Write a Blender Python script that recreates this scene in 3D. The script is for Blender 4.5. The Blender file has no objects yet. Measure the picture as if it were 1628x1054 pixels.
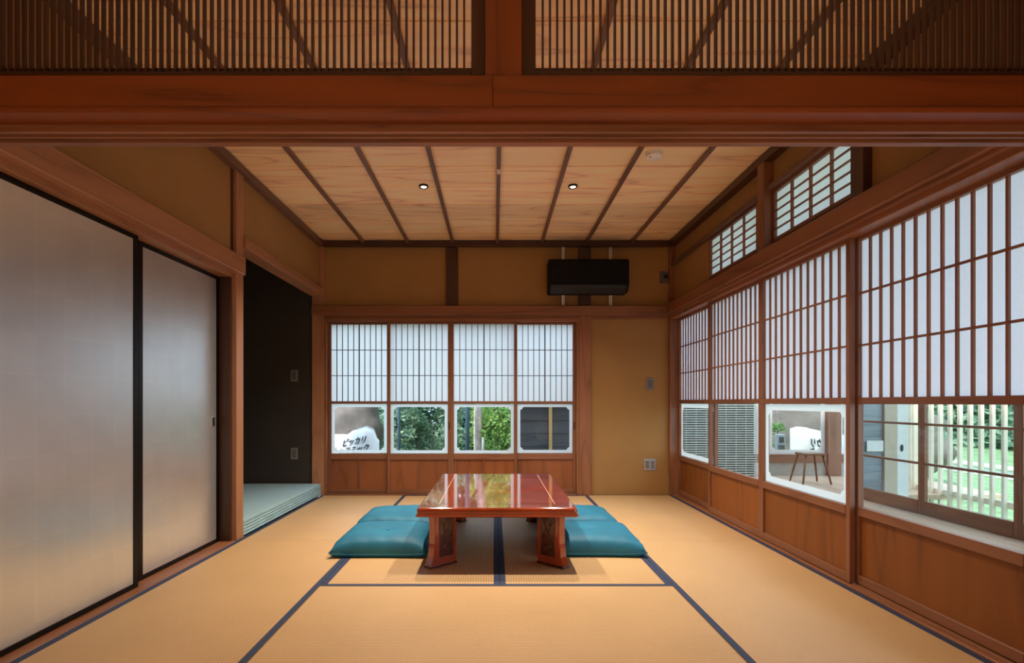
import bpy, bmesh, math, random
from mathutils import Vector, Matrix

# ------------------------------------------------------------------ camera, sky, sun, exposure
S = bpy.context.scene
COL = S.collection
F, VX, VY, CAMZ = 866.0, 786.0, 640.0, 0.95          # focal length and vanishing point in photo pixels, eye height
cam_d = bpy.data.cameras.new('camera')
cam_d.sensor_fit = 'HORIZONTAL'; cam_d.sensor_width = 36.0
cam_d.lens = F / 1628.0 * 36.0
cam_d.shift_x = (814.0 - VX) / 1628.0
cam_d.shift_y = (VY - 527.0) / 1628.0
cam_d.clip_start = 0.02
cam = bpy.data.objects.new('camera', cam_d); COL.objects.link(cam)
cam.location = (0, 0, CAMZ); cam.rotation_euler = (math.pi / 2, 0, 0)
S.camera = cam
S.view_settings.view_transform = 'Standard'; S.view_settings.look = 'None'
S.view_settings.gamma = 1.0; S.view_settings.use_curve_mapping = False
S.view_settings.exposure = 0.0
W = bpy.data.worlds.new('sky'); S.world = W; W.use_nodes = True
bg = W.node_tree.nodes['Background']
bg.inputs[0].default_value = (0.62, 0.81, 1.0, 1); bg.inputs[1].default_value = 3.1
sun_d = bpy.data.lights.new('sun', 'SUN'); sun_d.energy = 4.0; sun_d.angle = math.radians(3); sun_d.color = (1, 0.94, 0.84)
sun = bpy.data.objects.new('sun', sun_d); COL.objects.link(sun)
sun.rotation_euler = (math.radians(40), 0, math.radians(-42))
DOWNLIGHT_W, FILL_W = 17.5, 62.0
LAMP_COL = (1.0, 0.83, 0.64)
S.cycles.max_bounces = 12; S.cycles.diffuse_bounces = 6; S.cycles.glossy_bounces = 4
S.cycles.transmission_bounces = 8; S.cycles.transparent_max_bounces = 16
S.cycles.sample_clamp_indirect = 6.0
S.cycles.caustics_refractive = False; S.cycles.caustics_reflective = False
R = random.Random(7)

# ------------------------------------------------------------------ materials
MATS = {}
def newmat(name):
    m = bpy.data.materials.new(name); m.use_nodes = True; MATS[name] = m
    nt = m.node_tree; return m, nt, nt.nodes['Principled BSDF']
def N(nt, t, **kw):
    n = nt.nodes.new(t)
    for k, v in kw.items():
        if k.startswith('i_'):
            key = k[2:]; n.inputs[int(key) if key.isdigit() else key].default_value = v
        else: setattr(n, k, v)
    return n
def L(nt, a, b): nt.links.new(a, b)
def ramp(nt, fac, stops):
    r = N(nt, 'ShaderNodeValToRGB'); e = r.color_ramp.elements
    while len(e) < len(stops): e.new(0.5)
    for k, (p, c) in enumerate(stops): e[k].position = p; e[k].color = (*c, 1)
    L(nt, fac, r.inputs[0]); return r.outputs[0]
def coords(nt, scale, spread=40.0):
    tc = N(nt, 'ShaderNodeTexCoord'); oi = N(nt, 'ShaderNodeObjectInfo')
    mul = N(nt, 'ShaderNodeMath', operation='MULTIPLY'); mul.inputs[1].default_value = spread
    L(nt, oi.outputs['Random'], mul.inputs[0])
    add = N(nt, 'ShaderNodeVectorMath', operation='ADD')
    L(nt, tc.outputs['Object'], add.inputs[0]); L(nt, mul.outputs[0], add.inputs[1])
    mp = N(nt, 'ShaderNodeMapping'); mp.inputs['Scale'].default_value = scale
    L(nt, add.outputs[0], mp.inputs[0]); return mp.outputs[0]
def plain(name, col, rough=0.5, metal=0.0, var=0.12, nscale=14.0, bump=0.0, coat=0.0, spec=None):
    m, nt, b = newmat(name)
    v = coords(nt, (1, 1, 1), 9)
    n = N(nt, 'ShaderNodeTexNoise', i_Scale=nscale, i_Detail=4.0); L(nt, v, n.inputs['Vector'])
    L(nt, ramp(nt, n.outputs['Fac'], [(0.3, [c * (1 - var) for c in col]), (0.7, [min(1, c * (1 + var)) for c in col])]), b.inputs['Base Color'])
    b.inputs['Roughness'].default_value = rough; b.inputs['Metallic'].default_value = metal
    b.inputs['Coat Weight'].default_value = coat
    if spec is not None: b.inputs['Specular IOR Level'].default_value = spec
    if bump:
        n2 = N(nt, 'ShaderNodeTexNoise', i_Scale=nscale * 8, i_Detail=5.0); L(nt, v, n2.inputs['Vector'])
        bp = N(nt, 'ShaderNodeBump', i_Strength=bump, i_Distance=0.01); L(nt, n2.outputs['Fac'], bp.inputs['Height']); L(nt, bp.outputs[0], b.inputs['Normal'])
    return m
def wood_one(name, axis, dark, mid, light, rough, ring, coat):
    m, nt, b = newmat(name)
    along, across = 0.55, ring
    sc = [across] * 3; sc[axis] = along
    v = coords(nt, sc)
    n1 = N(nt, 'ShaderNodeTexNoise', i_Scale=0.9, i_Detail=2.0, i_Roughness=0.45, i_Distortion=0.4); L(nt, v, n1.inputs['Vector'])
    mul = N(nt, 'ShaderNodeMath', operation='MULTIPLY'); mul.inputs[1].default_value = 11.0; L(nt, n1.outputs['Fac'], mul.inputs[0])
    fr = N(nt, 'ShaderNodeMath', operation='PINGPONG'); fr.inputs[1].default_value = 1.0; L(nt, mul.outputs[0], fr.inputs[0])
    sf = [140.0] * 3; sf[axis] = 3.0
    v2 = coords(nt, sf)
    n2 = N(nt, 'ShaderNodeTexNoise', i_Scale=1.0, i_Detail=3.0); L(nt, v2, n2.inputs['Vector'])
    mix = N(nt, 'ShaderNodeMath', operation='MULTIPLY_ADD'); mix.inputs[1].default_value = 0.35
    L(nt, n2.outputs['Fac'], mix.inputs[0]); sc2 = N(nt, 'ShaderNodeMath', operation='MULTIPLY'); sc2.inputs[1].default_value = 0.65
    L(nt, fr.outputs[0], sc2.inputs[0]); L(nt, sc2.outputs[0], mix.inputs[2])
    c = ramp(nt, mix.outputs[0], [(0.08, dark), (0.30, mid), (0.85, light)])
    oi = N(nt, 'ShaderNodeObjectInfo'); hv = N(nt, 'ShaderNodeHueSaturation')
    mr = N(nt, 'ShaderNodeMapRange'); mr.inputs['To Min'].default_value = 0.88; mr.inputs['To Max'].default_value = 1.12
    L(nt, oi.outputs['Random'], mr.inputs['Value']); L(nt, mr.outputs[0], hv.inputs['Value']); L(nt, c, hv.inputs['Color'])
    L(nt, hv.outputs[0], b.inputs['Base Color'])
    b.inputs['Roughness'].default_value = rough; b.inputs['Coat Weight'].default_value = coat; b.inputs['Coat Roughness'].default_value = 0.25
    bp = N(nt, 'ShaderNodeBump', i_Strength=0.12, i_Distance=0.002); L(nt, mix.outputs[0], bp.inputs['Height']); L(nt, bp.outputs[0], b.inputs['Normal'])
    return m
FAM = set()
def wood(name, base, contrast=0.35, rough=0.45, ring=5.0, coat=0.0):
    d = [c * (1 - contrast) * (0.95 if i == 0 else 0.86) for i, c in enumerate(base)]
    l = [min(1, c * (1 + contrast * 0.45)) for c in base]
    for a in range(3): wood_one(f'{name}_{"xyz"[a]}', a, d, base, l, rough, ring, coat)
    FAM.add(name)
wood('beam', (0.25, 0.100, 0.045), 0.38, 0.42)
wood('post', (0.38, 0.180, 0.095), 0.28, 0.42)
wood('frontbeam', (0.18, 0.042, 0.007), 0.45, 0.45)
wood('shoji', (0.23, 0.096, 0.050), 0.28, 0.40)
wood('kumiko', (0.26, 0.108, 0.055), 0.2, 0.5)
wood('kumiko_back', (0.060, 0.042, 0.038), 0.2, 0.5)  # darkened copy of kumiko: the backlit silhouette is put into the colour
wood('darkwood', (0.060, 0.022, 0.012), 0.35, 0.40)
wood('board', (0.235, 0.075, 0.012), 0.30, 0.55, 4.0)
wood('backboard', (0.24, 0.078, 0.026), 0.35, 0.40, 4.0)
wood('ceilboard', (0.99, 0.70, 0.42), 0.38, 0.50, 4.5)
wood('goldwood', (0.62, 0.40, 0.18), 0.15, 0.5)
wood('batten', (0.165, 0.085, 0.055), 0.25, 0.5)
wood('veranda', (0.62, 0.43, 0.30), 0.25, 0.30)
wood('palewood', (0.86, 0.76, 0.61), 0.15, 0.55)
wood('charred', (0.085, 0.092, 0.105), 0.40, 0.60, 6.0)
wood('siding', (0.30, 0.34, 0.39), 0.3, 0.6, 6.0)
wood('stoolwood', (0.22, 0.10, 0.05), 0.3, 0.45)
plain('plaster', (0.36, 0.200, 0.068), 0.9, var=0.05, nscale=3, bump=0.10)
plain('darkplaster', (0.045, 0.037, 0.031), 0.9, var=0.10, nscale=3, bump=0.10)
plain('greyplaster', (0.42, 0.40, 0.36), 0.9, var=0.08)
plain('black_lacquer', (0.004, 0.003, 0.003), 0.35, var=0.1, spec=0.2)
plain('ac_black', (0.005, 0.005, 0.006), 0.55, var=0.05, spec=0.15)
plain('ac_dark', (0.014, 0.015, 0.017), 0.45, var=0.05, spec=0.3)
plain('rail_white', (0.80, 0.76, 0.68), 0.5, var=0.03)
plain('screw', (0.10, 0.09, 0.08), 0.4, 0.8)
plain('grey_plastic', (0.20, 0.19, 0.18), 0.45, var=0.04)
plain('grey_plastic_dark', (0.12, 0.115, 0.11), 0.45, var=0.04)
plain('steel_plate', (0.42, 0.44, 0.48), 0.35, 0.4, var=0.05)
plain('white_plastic', (0.90, 0.89, 0.86), 0.4, var=0.02)
plain('black_plastic', (0.012, 0.012, 0.012), 0.5)
plain('brass', (0.30, 0.20, 0.09), 0.35, 0.9)
plain('silver_pull', (0.5, 0.5, 0.47), 0.35, 0.9)
plain('heri', (0.022, 0.038, 0.095), 0.75, var=0.2, nscale=200)
plain('teal_strip', (0.34, 0.58, 0.68), 0.42, var=0.12, nscale=8)
plain('teal_fabric', (0.008, 0.160, 0.290), 0.62, var=0.15, nscale=6, bump=0.05)
plain('lacquer', (0.29, 0.042, 0.013), 0.10, var=0.28, nscale=5, coat=1.0)
plain('lacquer_dark', (0.070, 0.012, 0.008), 0.25, var=0.3, nscale=20, coat=0.6)
plain('inlay', (0.80, 0.66, 0.56), 0.3, var=0.05)
plain('bag', (0.86, 0.87, 0.89), 0.6, var=0.03, nscale=3, bump=0.05)
plain('ink', (0.03, 0.035, 0.045), 0.6, var=0.1)
plain('tarp', (0.20, 0.155, 0.135), 0.7, var=0.30, nscale=4, bump=0.3)
plain('bark', (0.60, 0.50, 0.44), 0.9, var=0.35, nscale=12, bump=0.6)
plain('branch', (0.10, 0.085, 0.07), 0.9, var=0.3)
plain('pole_blue', (0.06, 0.10, 0.15), 0.5)
plain('earth', (0.16, 0.15, 0.09), 0.95, var=0.3, nscale=2)
plain('grass', (0.20, 0.32, 0.15), 0.9, var=0.35, nscale=5, bump=0.4)
plain('white_paint', (0.80, 0.80, 0.80), 0.5, var=0.04)
plain('beige_paint', (0.55, 0.45, 0.36), 0.5, var=0.05)
plain('roof_grey', (0.12, 0.12, 0.12), 0.8)
plain('blind_slat', (0.74, 0.78, 0.72), 0.6, var=0.12)
plain('blind_back', (0.10, 0.14, 0.13), 0.8, var=0.12)
plain('cord', (0.62, 0.62, 0.55), 0.7)
plain('meter_grey', (0.50, 0.52, 0.54), 0.5)

def leaf_mat(name, dark, light, yellow):
    m, nt, b = newmat(name)
    tc = N(nt, 'ShaderNodeTexCoord')
    n = N(nt, 'ShaderNodeTexNoise', i_Scale=9.0, i_Detail=6.0, i_Roughness=0.75); L(nt, tc.outputs['Object'], n.inputs['Vector'])
    c = ramp(nt, n.outputs['Fac'], [(0.34, dark), (0.52, light), (0.68, yellow)])
    L(nt, c, b.inputs['Base Color']); b.inputs['Roughness'].default_value = 0.5
    tr = N(nt, 'ShaderNodeBsdfTranslucent'); L(nt, c, tr.inputs[0])
    mx = N(nt, 'ShaderNodeMixShader', i_0=0.35); L(nt, b.outputs[0], mx.inputs[1]); L(nt, tr.outputs[0], mx.inputs[2])
    L(nt, mx.outputs[0], nt.nodes['Material Output'].inputs[0]); return m
leaf_mat('leaf_mid', (0.11, 0.22, 0.18), (0.28, 0.43, 0.30), (0.64, 0.76, 0.42))  # blue-grey dark tone: outdoor haze put into the leaf colour
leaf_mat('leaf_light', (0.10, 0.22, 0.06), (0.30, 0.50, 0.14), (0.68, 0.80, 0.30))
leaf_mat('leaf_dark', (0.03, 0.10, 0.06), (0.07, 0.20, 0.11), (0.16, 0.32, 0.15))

def paper_mat(name, col):
    m, nt, b = newmat(name); nt.nodes.remove(b)
    tc = N(nt, 'ShaderNodeTexCoord')
    n = N(nt, 'ShaderNodeTexNoise', i_Scale=60.0, i_Detail=6.0); L(nt, tc.outputs['Object'], n.inputs['Vector'])
    c = ramp(nt, n.outputs['Fac'], [(0.3, [x * 0.965 for x in col]), (0.7, col)])
    d = N(nt, 'ShaderNodeBsdfDiffuse'); t = N(nt, 'ShaderNodeBsdfTranslucent'); L(nt, c, d.inputs[0]); L(nt, c, t.inputs[0])
    mx = N(nt, 'ShaderNodeMixShader', i_0=0.72); L(nt, d.outputs[0], mx.inputs[1]); L(nt, t.outputs[0], mx.inputs[2])
    L(nt, mx.outputs[0], nt.nodes['Material Output'].inputs[0])
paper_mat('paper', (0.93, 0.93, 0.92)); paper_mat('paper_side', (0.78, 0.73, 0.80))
def glass_mat(name, tint=(0.97, 0.99, 0.985), refl=0.05):
    m, nt, b = newmat(name); nt.nodes.remove(b)
    tr = N(nt, 'ShaderNodeBsdfTransparent'); tr.inputs[0].default_value = (*tint, 1)
    gl = N(nt, 'ShaderNodeBsdfGlossy'); gl.inputs['Roughness'].default_value = 0.0
    fr = N(nt, 'ShaderNodeFresnel', i_IOR=1.30)
    tc = N(nt, 'ShaderNodeTexCoord'); n = N(nt, 'ShaderNodeTexNoise', i_Scale=1.5); L(nt, tc.outputs['Object'], n.inputs['Vector'])
    mu = N(nt, 'ShaderNodeMath', operation='MULTIPLY'); L(nt, fr.outputs[0], mu.inputs[0]); mu.inputs[1].default_value = refl
    mx = N(nt, 'ShaderNodeMixShader'); L(nt, mu.outputs[0], mx.inputs[0]); L(nt, tr.outputs[0], mx.inputs[1]); L(nt, gl.outputs[0], mx.inputs[2])
    L(nt, mx.outputs[0], nt.nodes['Material Output'].inputs[0])
glass_mat('glass')
def emit_mat(name, col, s):
    m, nt, b = newmat(name)
    b.inputs['Base Color'].default_value = (0.9, 0.9, 0.9, 1)
    b.inputs['Emission Color'].default_value = (*col, 1); b.inputs['Emission Strength'].default_value = s
emit_mat('lamp_glow', LAMP_COL, 6.0); emit_mat('fill_lantern_glow', LAMP_COL, FILL_W / 2 / (3.14 * 0.86))

def tatami_mat(name, axis, base, rib=0.0137):
    """rush matting: ribs run along `axis` (0 = x, 1 = y)"""
    m, nt, b = newmat(name)
    tc = N(nt, 'ShaderNodeTexCoord'); sp = N(nt, 'ShaderNodeSeparateXYZ'); L(nt, tc.outputs['Object'], sp.inputs[0])
    mu = N(nt, 'ShaderNodeMath', operation='MULTIPLY'); mu.inputs[1].default_value = 2 * math.pi / rib
    L(nt, sp.outputs[1 - axis], mu.inputs[0]); si = N(nt, 'ShaderNodeMath', operation='SINE'); L(nt, mu.outputs[0], si.inputs[0])
    sc = [60.0, 60.0, 60.0]; sc[axis] = 420.0
    mp = N(nt, 'ShaderNodeMapping'); mp.inputs['Scale'].default_value = sc; L(nt, tc.outputs['Object'], mp.inputs[0])
    n = N(nt, 'ShaderNodeTexNoise', i_Scale=1.0, i_Detail=2.0); L(nt, mp.outputs[0], n.inputs['Vector'])
    n3 = N(nt, 'ShaderNodeTexNoise', i_Scale=2.2, i_Detail=3.0); L(nt, tc.outputs['Object'], n3.inputs['Vector'])
    a = N(nt, 'ShaderNodeMath', operation='MULTIPLY_ADD'); a.inputs[1].default_value = 0.22; a.inputs[2].default_value = 0.25; L(nt, si.outputs[0], a.inputs[0])
    a2 = N(nt, 'ShaderNodeMath', operation='MULTIPLY_ADD'); a2.inputs[1].default_value = 0.30; L(nt, n.outputs['Fac'], a2.inputs[0]); L(nt, a.outputs[0], a2.inputs[2])
    a3 = N(nt, 'ShaderNodeMath', operation='MULTIPLY_ADD'); a3.inputs[1].default_value = 0.25; L(nt, n3.outputs['Fac'], a3.inputs[0]); L(nt, a2.outputs[0], a3.inputs[2])
    lo = [c * 0.66 for c in base]; hi = [min(1, c * 1.14) for c in base]
    L(nt, ramp(nt, a3.outputs[0], [(0.22, lo), (0.50, base), (0.85, hi)]), b.inputs['Base Color'])
    b.inputs['Roughness'].default_value = 0.50; b.inputs['Specular IOR Level'].default_value = 0.35
    bp = N(nt, 'ShaderNodeBump', i_Strength=0.45, i_Distance=0.003); L(nt, a2.outputs[0], bp.inputs['Height']); L(nt, bp.outputs[0], b.inputs['Normal'])
TAT = (0.585, 0.38, 0.19)
tatami_mat('tatami_x', 0, TAT); tatami_mat('tatami_y', 1, TAT)
tatami_mat('teal_mat', 1, (0.40, 0.63, 0.74), 0.012)

def fusuma_mat():
    m, nt, b = newmat('silver_leaf')
    tc = N(nt, 'ShaderNodeTexCoord')
    mp = N(nt, 'ShaderNodeMapping'); mp.inputs['Scale'].default_value = (1 / 0.150, 1 / 0.150, 1 / 0.165); L(nt, tc.outputs['Object'], mp.inputs[0])
    nw = N(nt, 'ShaderNodeTexNoise', i_Scale=1.3, i_Detail=2.0); L(nt, mp.outputs[0], nw.inputs['Vector'])
    wob = N(nt, 'ShaderNodeVectorMath', operation='SCALE'); wob.inputs['Scale'].default_value = 0.12; L(nt, nw.outputs['Color'], wob.inputs[0])
    ad = N(nt, 'ShaderNodeVectorMath', operation='ADD'); L(nt, mp.outputs[0], ad.inputs[0]); L(nt, wob.outputs[0], ad.inputs[1])
    fl = N(nt, 'ShaderNodeVectorMath', operation='FLOOR'); L(nt, ad.outputs[0], fl.inputs[0])
    sp0 = N(nt, 'ShaderNodeSeparateXYZ'); L(nt, fl.outputs[0], sp0.inputs[0])
    cb = N(nt, 'ShaderNodeCombineXYZ'); L(nt, sp0.outputs[1], cb.inputs[1]); L(nt, sp0.outputs[2], cb.inputs[2])
    wn = N(nt, 'ShaderNodeTexWhiteNoise'); L(nt, cb.outputs[0], wn.inputs['Vector'])
    fc = N(nt, 'ShaderNodeVectorMath', operation='FRACTION'); L(nt, ad.outputs[0], fc.inputs[0])
    sp = N(nt, 'ShaderNodeSeparateXYZ'); L(nt, fc.outputs[0], sp.inputs[0])
    e1 = N(nt, 'ShaderNodeMath', operation='LESS_THAN'); e1.inputs[1].default_value = 0.06; L(nt, sp.outputs[1], e1.inputs[0])
    e2 = N(nt, 'ShaderNodeMath', operation='LESS_THAN'); e2.inputs[1].default_value = 0.05; L(nt, sp.outputs[2], e2.inputs[0])
    em = N(nt, 'ShaderNodeMath', operation='MAXIMUM'); L(nt, e1.outputs[0], em.inputs[0]); L(nt, e2.outputs[0], em.inputs[1])
    n2 = N(nt, 'ShaderNodeTexNoise', i_Scale=7.0, i_Detail=5.0); L(nt, tc.outputs['Object'], n2.inputs['Vector'])
    k = N(nt, 'ShaderNodeMath', operation='MULTIPLY_ADD'); k.inputs[1].default_value = 0.16; L(nt, wn.outputs['Value'], k.inputs[0])
    k2 = N(nt, 'ShaderNodeMath', operation='MULTIPLY'); k2.inputs[1].default_value = 0.5; L(nt, n2.outputs['Fac'], k2.inputs[0]); L(nt, k2.outputs[0], k.inputs[2])
    k3 = N(nt, 'ShaderNodeMath', operation='MULTIPLY_ADD'); k3.inputs[1].default_value = 0.10; L(nt, em.outputs[0], k3.inputs[0]); L(nt, k.outputs[0], k3.inputs[2])
    L(nt, ramp(nt, k3.outputs[0], [(0.0, (0.74, 0.81, 0.88)), (0.80, (0.92, 0.97, 1.0))]), b.inputs['Base Color'])
    mr = N(nt, 'ShaderNodeMapRange'); mr.inputs['To Min'].default_value = 0.31; mr.inputs['To Max'].default_value = 0.37; L(nt, k3.outputs[0], mr.inputs['Value']); L(nt, mr.outputs[0], b.inputs['Roughness'])
    b.inputs['Metallic'].default_value = 0.85
fusuma_mat()

# ------------------------------------------------------------------ builders
CACHE = {}
def M(name, dims=None):
    if name in FAM:
        a = max(range(3), key=lambda i: dims[i]); return MATS[f'{name}_{"xyz"[a]}']
    return MATS[name]
def link(name, me, parent, loc=(0, 0, 0)):
    o = bpy.data.objects.new(name, me); COL.objects.link(o); o.location = loc
    if parent is not None: o.parent = parent
    return o
def box(name, x0, x1, y0, y1, z0, z1, mat, parent=None, bev=0.002, origin=None):
    """a box given in the parent's coordinates; one mesh datablock for alike boxes"""
    d = (abs(x1 - x0), abs(y1 - y0), abs(z1 - z0))
    key = ('box', round(d[0], 4), round(d[1], 4), round(d[2], 4), mat, bev)
    me = CACHE.get(key)
    if me is None:
        bm = bmesh.new(); bmesh.ops.create_cube(bm, size=1.0)
        bmesh.ops.scale(bm, vec=d, verts=bm.verts)
        if bev: bmesh.ops.bevel(bm, geom=list(bm.edges), offset=min(bev, min(d) * 0.3), segments=1, affect='EDGES', clamp_overlap=True)
        me = bpy.data.meshes.new(name); bm.to_mesh(me); bm.free(); me.materials.append(M(mat, d)); CACHE[key] = me
    return link(name, me, parent, ((x0 + x1) / 2, (y0 + y1) / 2, (z0 + z1) / 2))
def empty(name, loc=(0, 0, 0), rz=0.0):
    o = bpy.data.objects.new(name, None); COL.objects.link(o); o.location = loc; o.rotation_euler = (0, 0, rz)
    o.empty_display_size = 0.1; return o
def tag(o, label, cat, group=None):
    o['label'] = label; o['category'] = cat
    if group: o['group'] = group
    return o
def struct(name, label=None, loc=(0, 0, 0)):
    o = empty(name, loc); o['kind'] = 'structure'
    if label: o['label'] = label
    return o
def mesh_obj(name, verts, faces, mat, parent=None, loc=(0, 0, 0), smooth=False):
    me = bpy.data.meshes.new(name); me.from_pydata(verts, [], faces); me.update()
    bm = bmesh.new(); bm.from_mesh(me); bmesh.ops.recalc_face_normals(bm, faces=bm.faces); bm.to_mesh(me); bm.free()
    me.materials.append(MATS[mat + '_z' if mat in FAM else mat])
    if smooth: me.polygons.foreach_set('use_smooth', [True] * len(me.polygons))
    return link(name, me, parent, loc)
def bm_obj(name, bm, mat, parent=None, loc=(0, 0, 0), smooth=False):
    me = bpy.data.meshes.new(name); bmesh.ops.recalc_face_normals(bm, faces=bm.faces); bm.to_mesh(me); bm.free(); me.materials.append(MATS[mat])
    if smooth: me.polygons.foreach_set('use_smooth', [True] * len(me.polygons))
    return link(name, me, parent, loc)
def lathe(name, prof, mat, parent=None, loc=(0, 0, 0), n=28, smooth=True):
    v = []; f = []
    for r, z in prof:
        for k in range(n): a = 2 * math.pi * k / n; v.append((r * math.cos(a), r * math.sin(a), z))
    for i in range(len(prof) - 1):
        for k in range(n): f.append((i * n + k, i * n + (k + 1) % n, (i + 1) * n + (k + 1) % n, (i + 1) * n + k))
    f.append(tuple(range(n))); f.append(tuple((len(prof) - 1) * n + k for k in range(n)))
    return mesh_obj(name, v, f, mat, parent, loc, smooth)
def tube(name, pts, rad, mat, parent=None, loc=(0, 0, 0), n=10):
    v = []; f = []; pts = [Vector(p) for p in pts]
    rad = rad if isinstance(rad, (list, tuple)) else [rad] * len(pts)
    for i, p in enumerate(pts):
        t = (pts[min(i + 1, len(pts) - 1)] - pts[max(i - 1, 0)]).normalized()
        u = t.cross(Vector((0.31, 0.9, 0.2))).normalized(); w = t.cross(u)
        for k in range(n):
            a = 2 * math.pi * k / n; q = p + (u * math.cos(a) + w * math.sin(a)) * rad[i]; v.append(tuple(q))
    for i in range(len(pts) - 1):
        for k in range(n): f.append((i * n + k, i * n + (k + 1) % n, (i + 1) * n + (k + 1) % n, (i + 1) * n + k))
    f.append(tuple(range(n))); f.append(tuple((len(pts) - 1) * n + k for k in range(n)))
    return mesh_obj(name, v, f, mat, parent, loc, True)
def prism(name, poly, axis, a0, a1, mat, parent=None, loc=(0, 0, 0), bev=0.0, seg=2):
    """extrude a 2D polygon along an axis: axis 0 -> poly is (y,z), axis 1 -> (x,z), axis 2 -> (x,y)"""
    def P(p, a): return {0: (a, p[0], p[1]), 1: (p[0], a, p[1]), 2: (p[0], p[1], a)}[axis]
    bm = bmesh.new()
    A = [bm.verts.new(P(p, a0)) for p in poly]; B = [bm.verts.new(P(p, a1)) for p in poly]
    n = len(poly)
    for i in range(n): bm.faces.new((A[i], A[(i + 1) % n], B[(i + 1) % n], B[i]))
    bm.faces.new(A); bm.faces.new(B)
    bmesh.ops.recalc_face_normals(bm, faces=bm.faces)
    if bev: bmesh.ops.bevel(bm, geom=list(bm.edges), offset=bev, segments=seg, affect='EDGES', clamp_overlap=True)
    return bm_obj(name, bm, mat, parent, loc)
def plate(name, w, h, mat, parent, loc):
    """single sheet in the local xz plane (paper)"""
    key = ('sheet', round(w, 4), round(h, 4), mat)
    me = CACHE.get(key)
    if me is None:
        me = bpy.data.meshes.new(name); me.from_pydata([(-w/2, 0, -h/2), (w/2, 0, -h/2), (w/2, 0, h/2), (-w/2, 0, h/2)], [], [(0, 1, 2, 3)]); me.update()
        me.materials.append(MATS[mat]); CACHE[key] = me
    return link(name, me, parent, loc)

# ------------------------------------------------------------------ room dimensions (metres; x right, y away from the camera, z up)
XL, XR = -1.77, 1.82          # edges of the matting
YB, YF = 5.58, 1.94           # back and near edge of the matting
CEIL = 2.60
NZ0, NZ1 = 1.850, 1.950       # picture rail
KZ = 1.805                    # underside of the track lintels

# ------------------------------------------------------------------ floor
floor = struct('floor', 'floor laid with straw tatami mats edged in navy cloth')
box('subfloor', -2.85, 1.96, -2.5, 5.75, -0.12, -0.045, 'darkwood', floor, 0)
def mat_piece(x0, x1, y0, y1):
    axis = 0 if (x1 - x0) > (y1 - y0) else 1
    cx, cy = (x0 + x1) / 2, (y0 + y1) / 2
    g = 0.0012
    t = box('tatami_mat', x0 + g, x1 - g, y0 + g, y1 - g, -0.045, 0.0, 'tatami_x' if axis == 0 else 'tatami_y', floor, 0.003)
    hw = 0.030
    hx, hy = (x1 - x0) / 2 - g, (y1 - y0) / 2 - g
    for s in (-1, 1):
        if axis == 0:
            box('cloth_border', -hx, hx, s * hy - (hw if s > 0 else 0), s * hy + (hw if s < 0 else 0), 0.0215, 0.0245, 'heri', t, 0.0008)
        else:
            box('cloth_border', s * hx - (hw if s > 0 else 0), s * hx + (hw if s < 0 else 0), -hy, hy, 0.0215, 0.0245, 'heri', t, 0.0008)
XA, XM, XC = -0.905, 0.028, 0.925
Y1, Y2, Y3 = YB - 0.91, YB - 1.82, YB - 2.73
mat_piece(XL, XA, Y2, YB); mat_piece(XL, XA, YF, Y2)
mat_piece(XC, XR, Y2, YB); mat_piece(XC, XR, YF, Y2)
mat_piece(XA, XC, Y1, YB); mat_piece(XA, XM, Y3, Y1); mat_piece(XM, XC, Y3, Y1); mat_piece(XA, XC, YF, Y3)
mat_piece(XL, 0.025, 0.83, 1.74); mat_piece(0.025, XR, 0.83, 1.74)      # the room in front
mat_piece(XL, 0.025, -0.98, 0.83); mat_piece(0.025, XR, -0.98, 0.83); mat_piece(XL, 0.025, -2.4, -0.98); mat_piece(0.025, XR, -2.4, -0.98)
box('threshold', XL, XR, 1.742, 1.938, -0.045, 0.0, 'beam', floor)
box('threshold', -1.965, XL, 1.0, 3.865, -0.045, 0.004, 'beam', floor)
box('threshold', XR, 1.96, 1.0, 5.62, -0.045, 0.010, 'beam', floor)
for xx in (1.857, 1.893): box('track_rail', xx - 0.004, xx + 0.004, 1.9, 5.56, 0.0101, 0.014, 'shoji', floor, 0.001)

# ------------------------------------------------------------------ ceiling
ceiling = struct('ceiling', 'pale cedar board ceiling with slim dark battens')
y = YB + 0.06; k = 0
while y > -2.4:
    y1 = y - 0.364
    o = box('ceiling_board', -1.90, 1.95, y1, y + 0.012, 2.606, 2.616, 'ceilboard', ceiling, 0.001)
    o.rotation_euler = (math.radians(0.9), 0, 0)
    y = y1; k += 1
for i in range(-3, 4):
    box('ceiling_batten', 0.030 + i * 0.4565 - 0.0135, 0.030 + i * 0.4565 + 0.0135, 1.86, YB + 0.03, 2.574, 2.600, 'batten', ceiling, 0.002)
    box('ceiling_batten', 0.030 + i * 0.4565 - 0.0135, 0.030 + i * 0.4565 + 0.0135, -2.4, 1.70, 2.574, 2.600, 'batten', ceiling, 0.002)
box('edge_moulding', -1.80, 1.86, 5.545, 5.60, 2.545, 2.600, 'darkwood', ceiling)
box('edge_moulding', -1.82, -1.745, 1.84, 5.545, 2.545, 2.600, 'batten', ceiling)
box('edge_moulding', 1.78, 1.86, 1.84, 5.545, 2.545, 2.600, 'darkwood', ceiling)
roof = struct('roof')
box('roof_slab', -3.1, 3.5, -2.7, 5.85, 2.68, 2.80, 'roof_grey', roof, 0)  # out of view; right-hand eave widened to dim the side screens

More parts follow.
